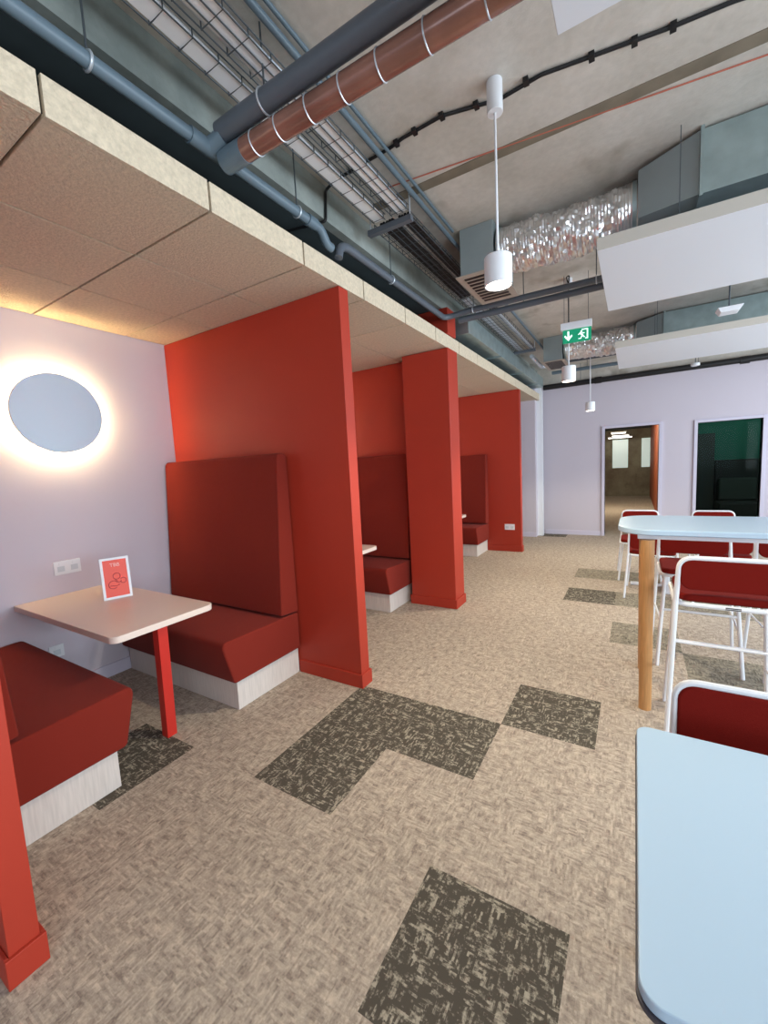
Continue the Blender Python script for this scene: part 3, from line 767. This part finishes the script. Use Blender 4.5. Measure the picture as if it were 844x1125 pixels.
# ------------------------------------------------------------ exit sign
t = thing('exit_sign', (-.498, 4.55, 2.672), 'green emergency exit sign with down arrow and running figure, hanging', 'sign', None, math.radians(4))
obj('housing', B(-.155, .155, -.03, .03, .135, .205), WHITE, t, bev=.004)
obj('panel', B(-.135, .150, -.004, .004, .0, .1345), GREEN, t)
bm = bmesh.new()
prism(bm, [(-.078+a, b) for a, b in ((-.009, .12), (-.009, .062), (-.034, .084), (-.042, .070), (0, .022), (.042, .070), (.034, .084), (.009, .062), (.009, .12))], 'y', -.0065, -.0042)
obj('arrow_symbol', bm, SIGNW, t)
bm = bmesh.new()
box(bm, .105, .118, -.0065, -.0042, .02, .122); box(bm, .055, .1045, -.0065, -.0042, .112, .122); box(bm, .09, .1045, -.0065, -.0042, .02, .03)
obj('door_symbol', bm, SIGNW, t)
bm = bmesh.new()
cyl(bm, (.052, .098), .010, (-.0065, -.0042), axis='y', n=14)
for poly in ([(.035, .088), (.055, .086), (.070, .060), (.055, .054), (.040, .072)], [(.055, .054), (.070, .060), (.088, .040), (.080, .034), (.066, .046)], [(.050, .052), (.060, .050), (.050, .026), (.022, .026), (.022, .034), (.042, .034)], [(.035, .088), (.040, .080), (.024, .066), (.018, .072)], [(.060, .082), (.066, .076), (.084, .076), (.084, .084), (.066, .086)]):
    prism(bm, poly, 'y', -.0065, -.0042)
obj('running_figure', bm, SIGNW, t)
obj('power_lead', T([(-.075, 0, .205), (-.075, 0, .60), (-.10, 0, .675), (-.065, 0, .685), (-.075, 0, .60)], .006, n=8, fr=.02), BLACK, t, smooth=True)
obj('hanger_rod', T([(.12, 0, .205), (.12, 0, .688)], .0025, n=6), WIRE, t)
obj('hanger_rod', T([(-.12, 0, .205), (-.12, 0, .688)], .0025, n=6), WIRE, t)
t.scale = (.88, 1, .92)
# hanging sensor
t = thing('ceiling_sensor', (.66, 4.6, 2.69), 'small white square sensor on a rod, hanging between the two white rafts', 'sensor')
bm = bmesh.new(); hexa(bm, [(-.06, -.06, 0), (.06, -.06, 0), (.06, .06, 0), (-.06, .06, 0)], [(-.085, -.075, .04), (.085, -.075, .04), (.085, .075, .04), (-.085, .075, .04)])
obj('sensor_head', bm, WHITE, t, bev=.004)
obj('rod', T([(0, 0, .04), (0, 0, .655)], .006, n=8), WIRE, t)
t = thing('sprinkler', (.80, 8.3, 2.90), 'small white ceiling detector hanging near the end wall, below the black pipe', 'detector')
bm = bmesh.new(); cyl(bm, (0, 0), .06, (0, .045)); obj('detector_head', bm, WHITE, t, bev=.012)
obj('rod', T([(0, 0, .045), (0, 0, .448)], .006, n=8), WIRE, t)

# ------------------------------------------------------------ light
w = bpy.data.worlds.new('world'); S.world = w; w.use_nodes = True
bg = w.node_tree.nodes['Background']; bg.inputs[0].default_value = (.62, .80, 1, 1); bg.inputs[1].default_value = 1.5
def area(loc, rot, sx, sy, e, col):
    l = bpy.data.lights.new('window_daylight', 'AREA'); l.shape = 'RECTANGLE'; l.size = sx; l.size_y = sy; l.energy = e; l.color = col
    o = bpy.data.objects.new('window_daylight', l); COL.objects.link(o); o.location = loc; o.rotation_euler = rot
    return o
DAY = (.80, .91, 1)
for (a, b, z0, z1) in rw: area((XR+.02, (a+b)/2, (z0+z1)/2), (0, math.radians(90), 0), z1-z0-.1, b-a-.1, 100 if a > -2 else 60, DAY)
for (a, b, z0, z1) in bw: area(((a+b)/2, YB-.02, (z0+z1)/2), (math.radians(90), 0, 0), b-a-.1, z1-z0-.1, 12, DAY)
def point(loc, e, col, s=.2):
    l = bpy.data.lights.new('room_light', 'POINT'); l.energy = e; l.color = col; l.shadow_soft_size = s
    o = bpy.data.objects.new('room_light', l); COL.objects.link(o); o.location = loc
point((-.7, 13.5, 2.5), 230, (1, .9, .68))
point((2.2, 10.2, 2.8), 75, (.9, 1, .95))

S.view_settings.view_transform = 'Standard'; S.view_settings.look = 'None'; S.view_settings.gamma = 1; S.view_settings.use_curve_mapping = False
S.view_settings.exposure = 0.1
S.cycles.max_bounces = 8
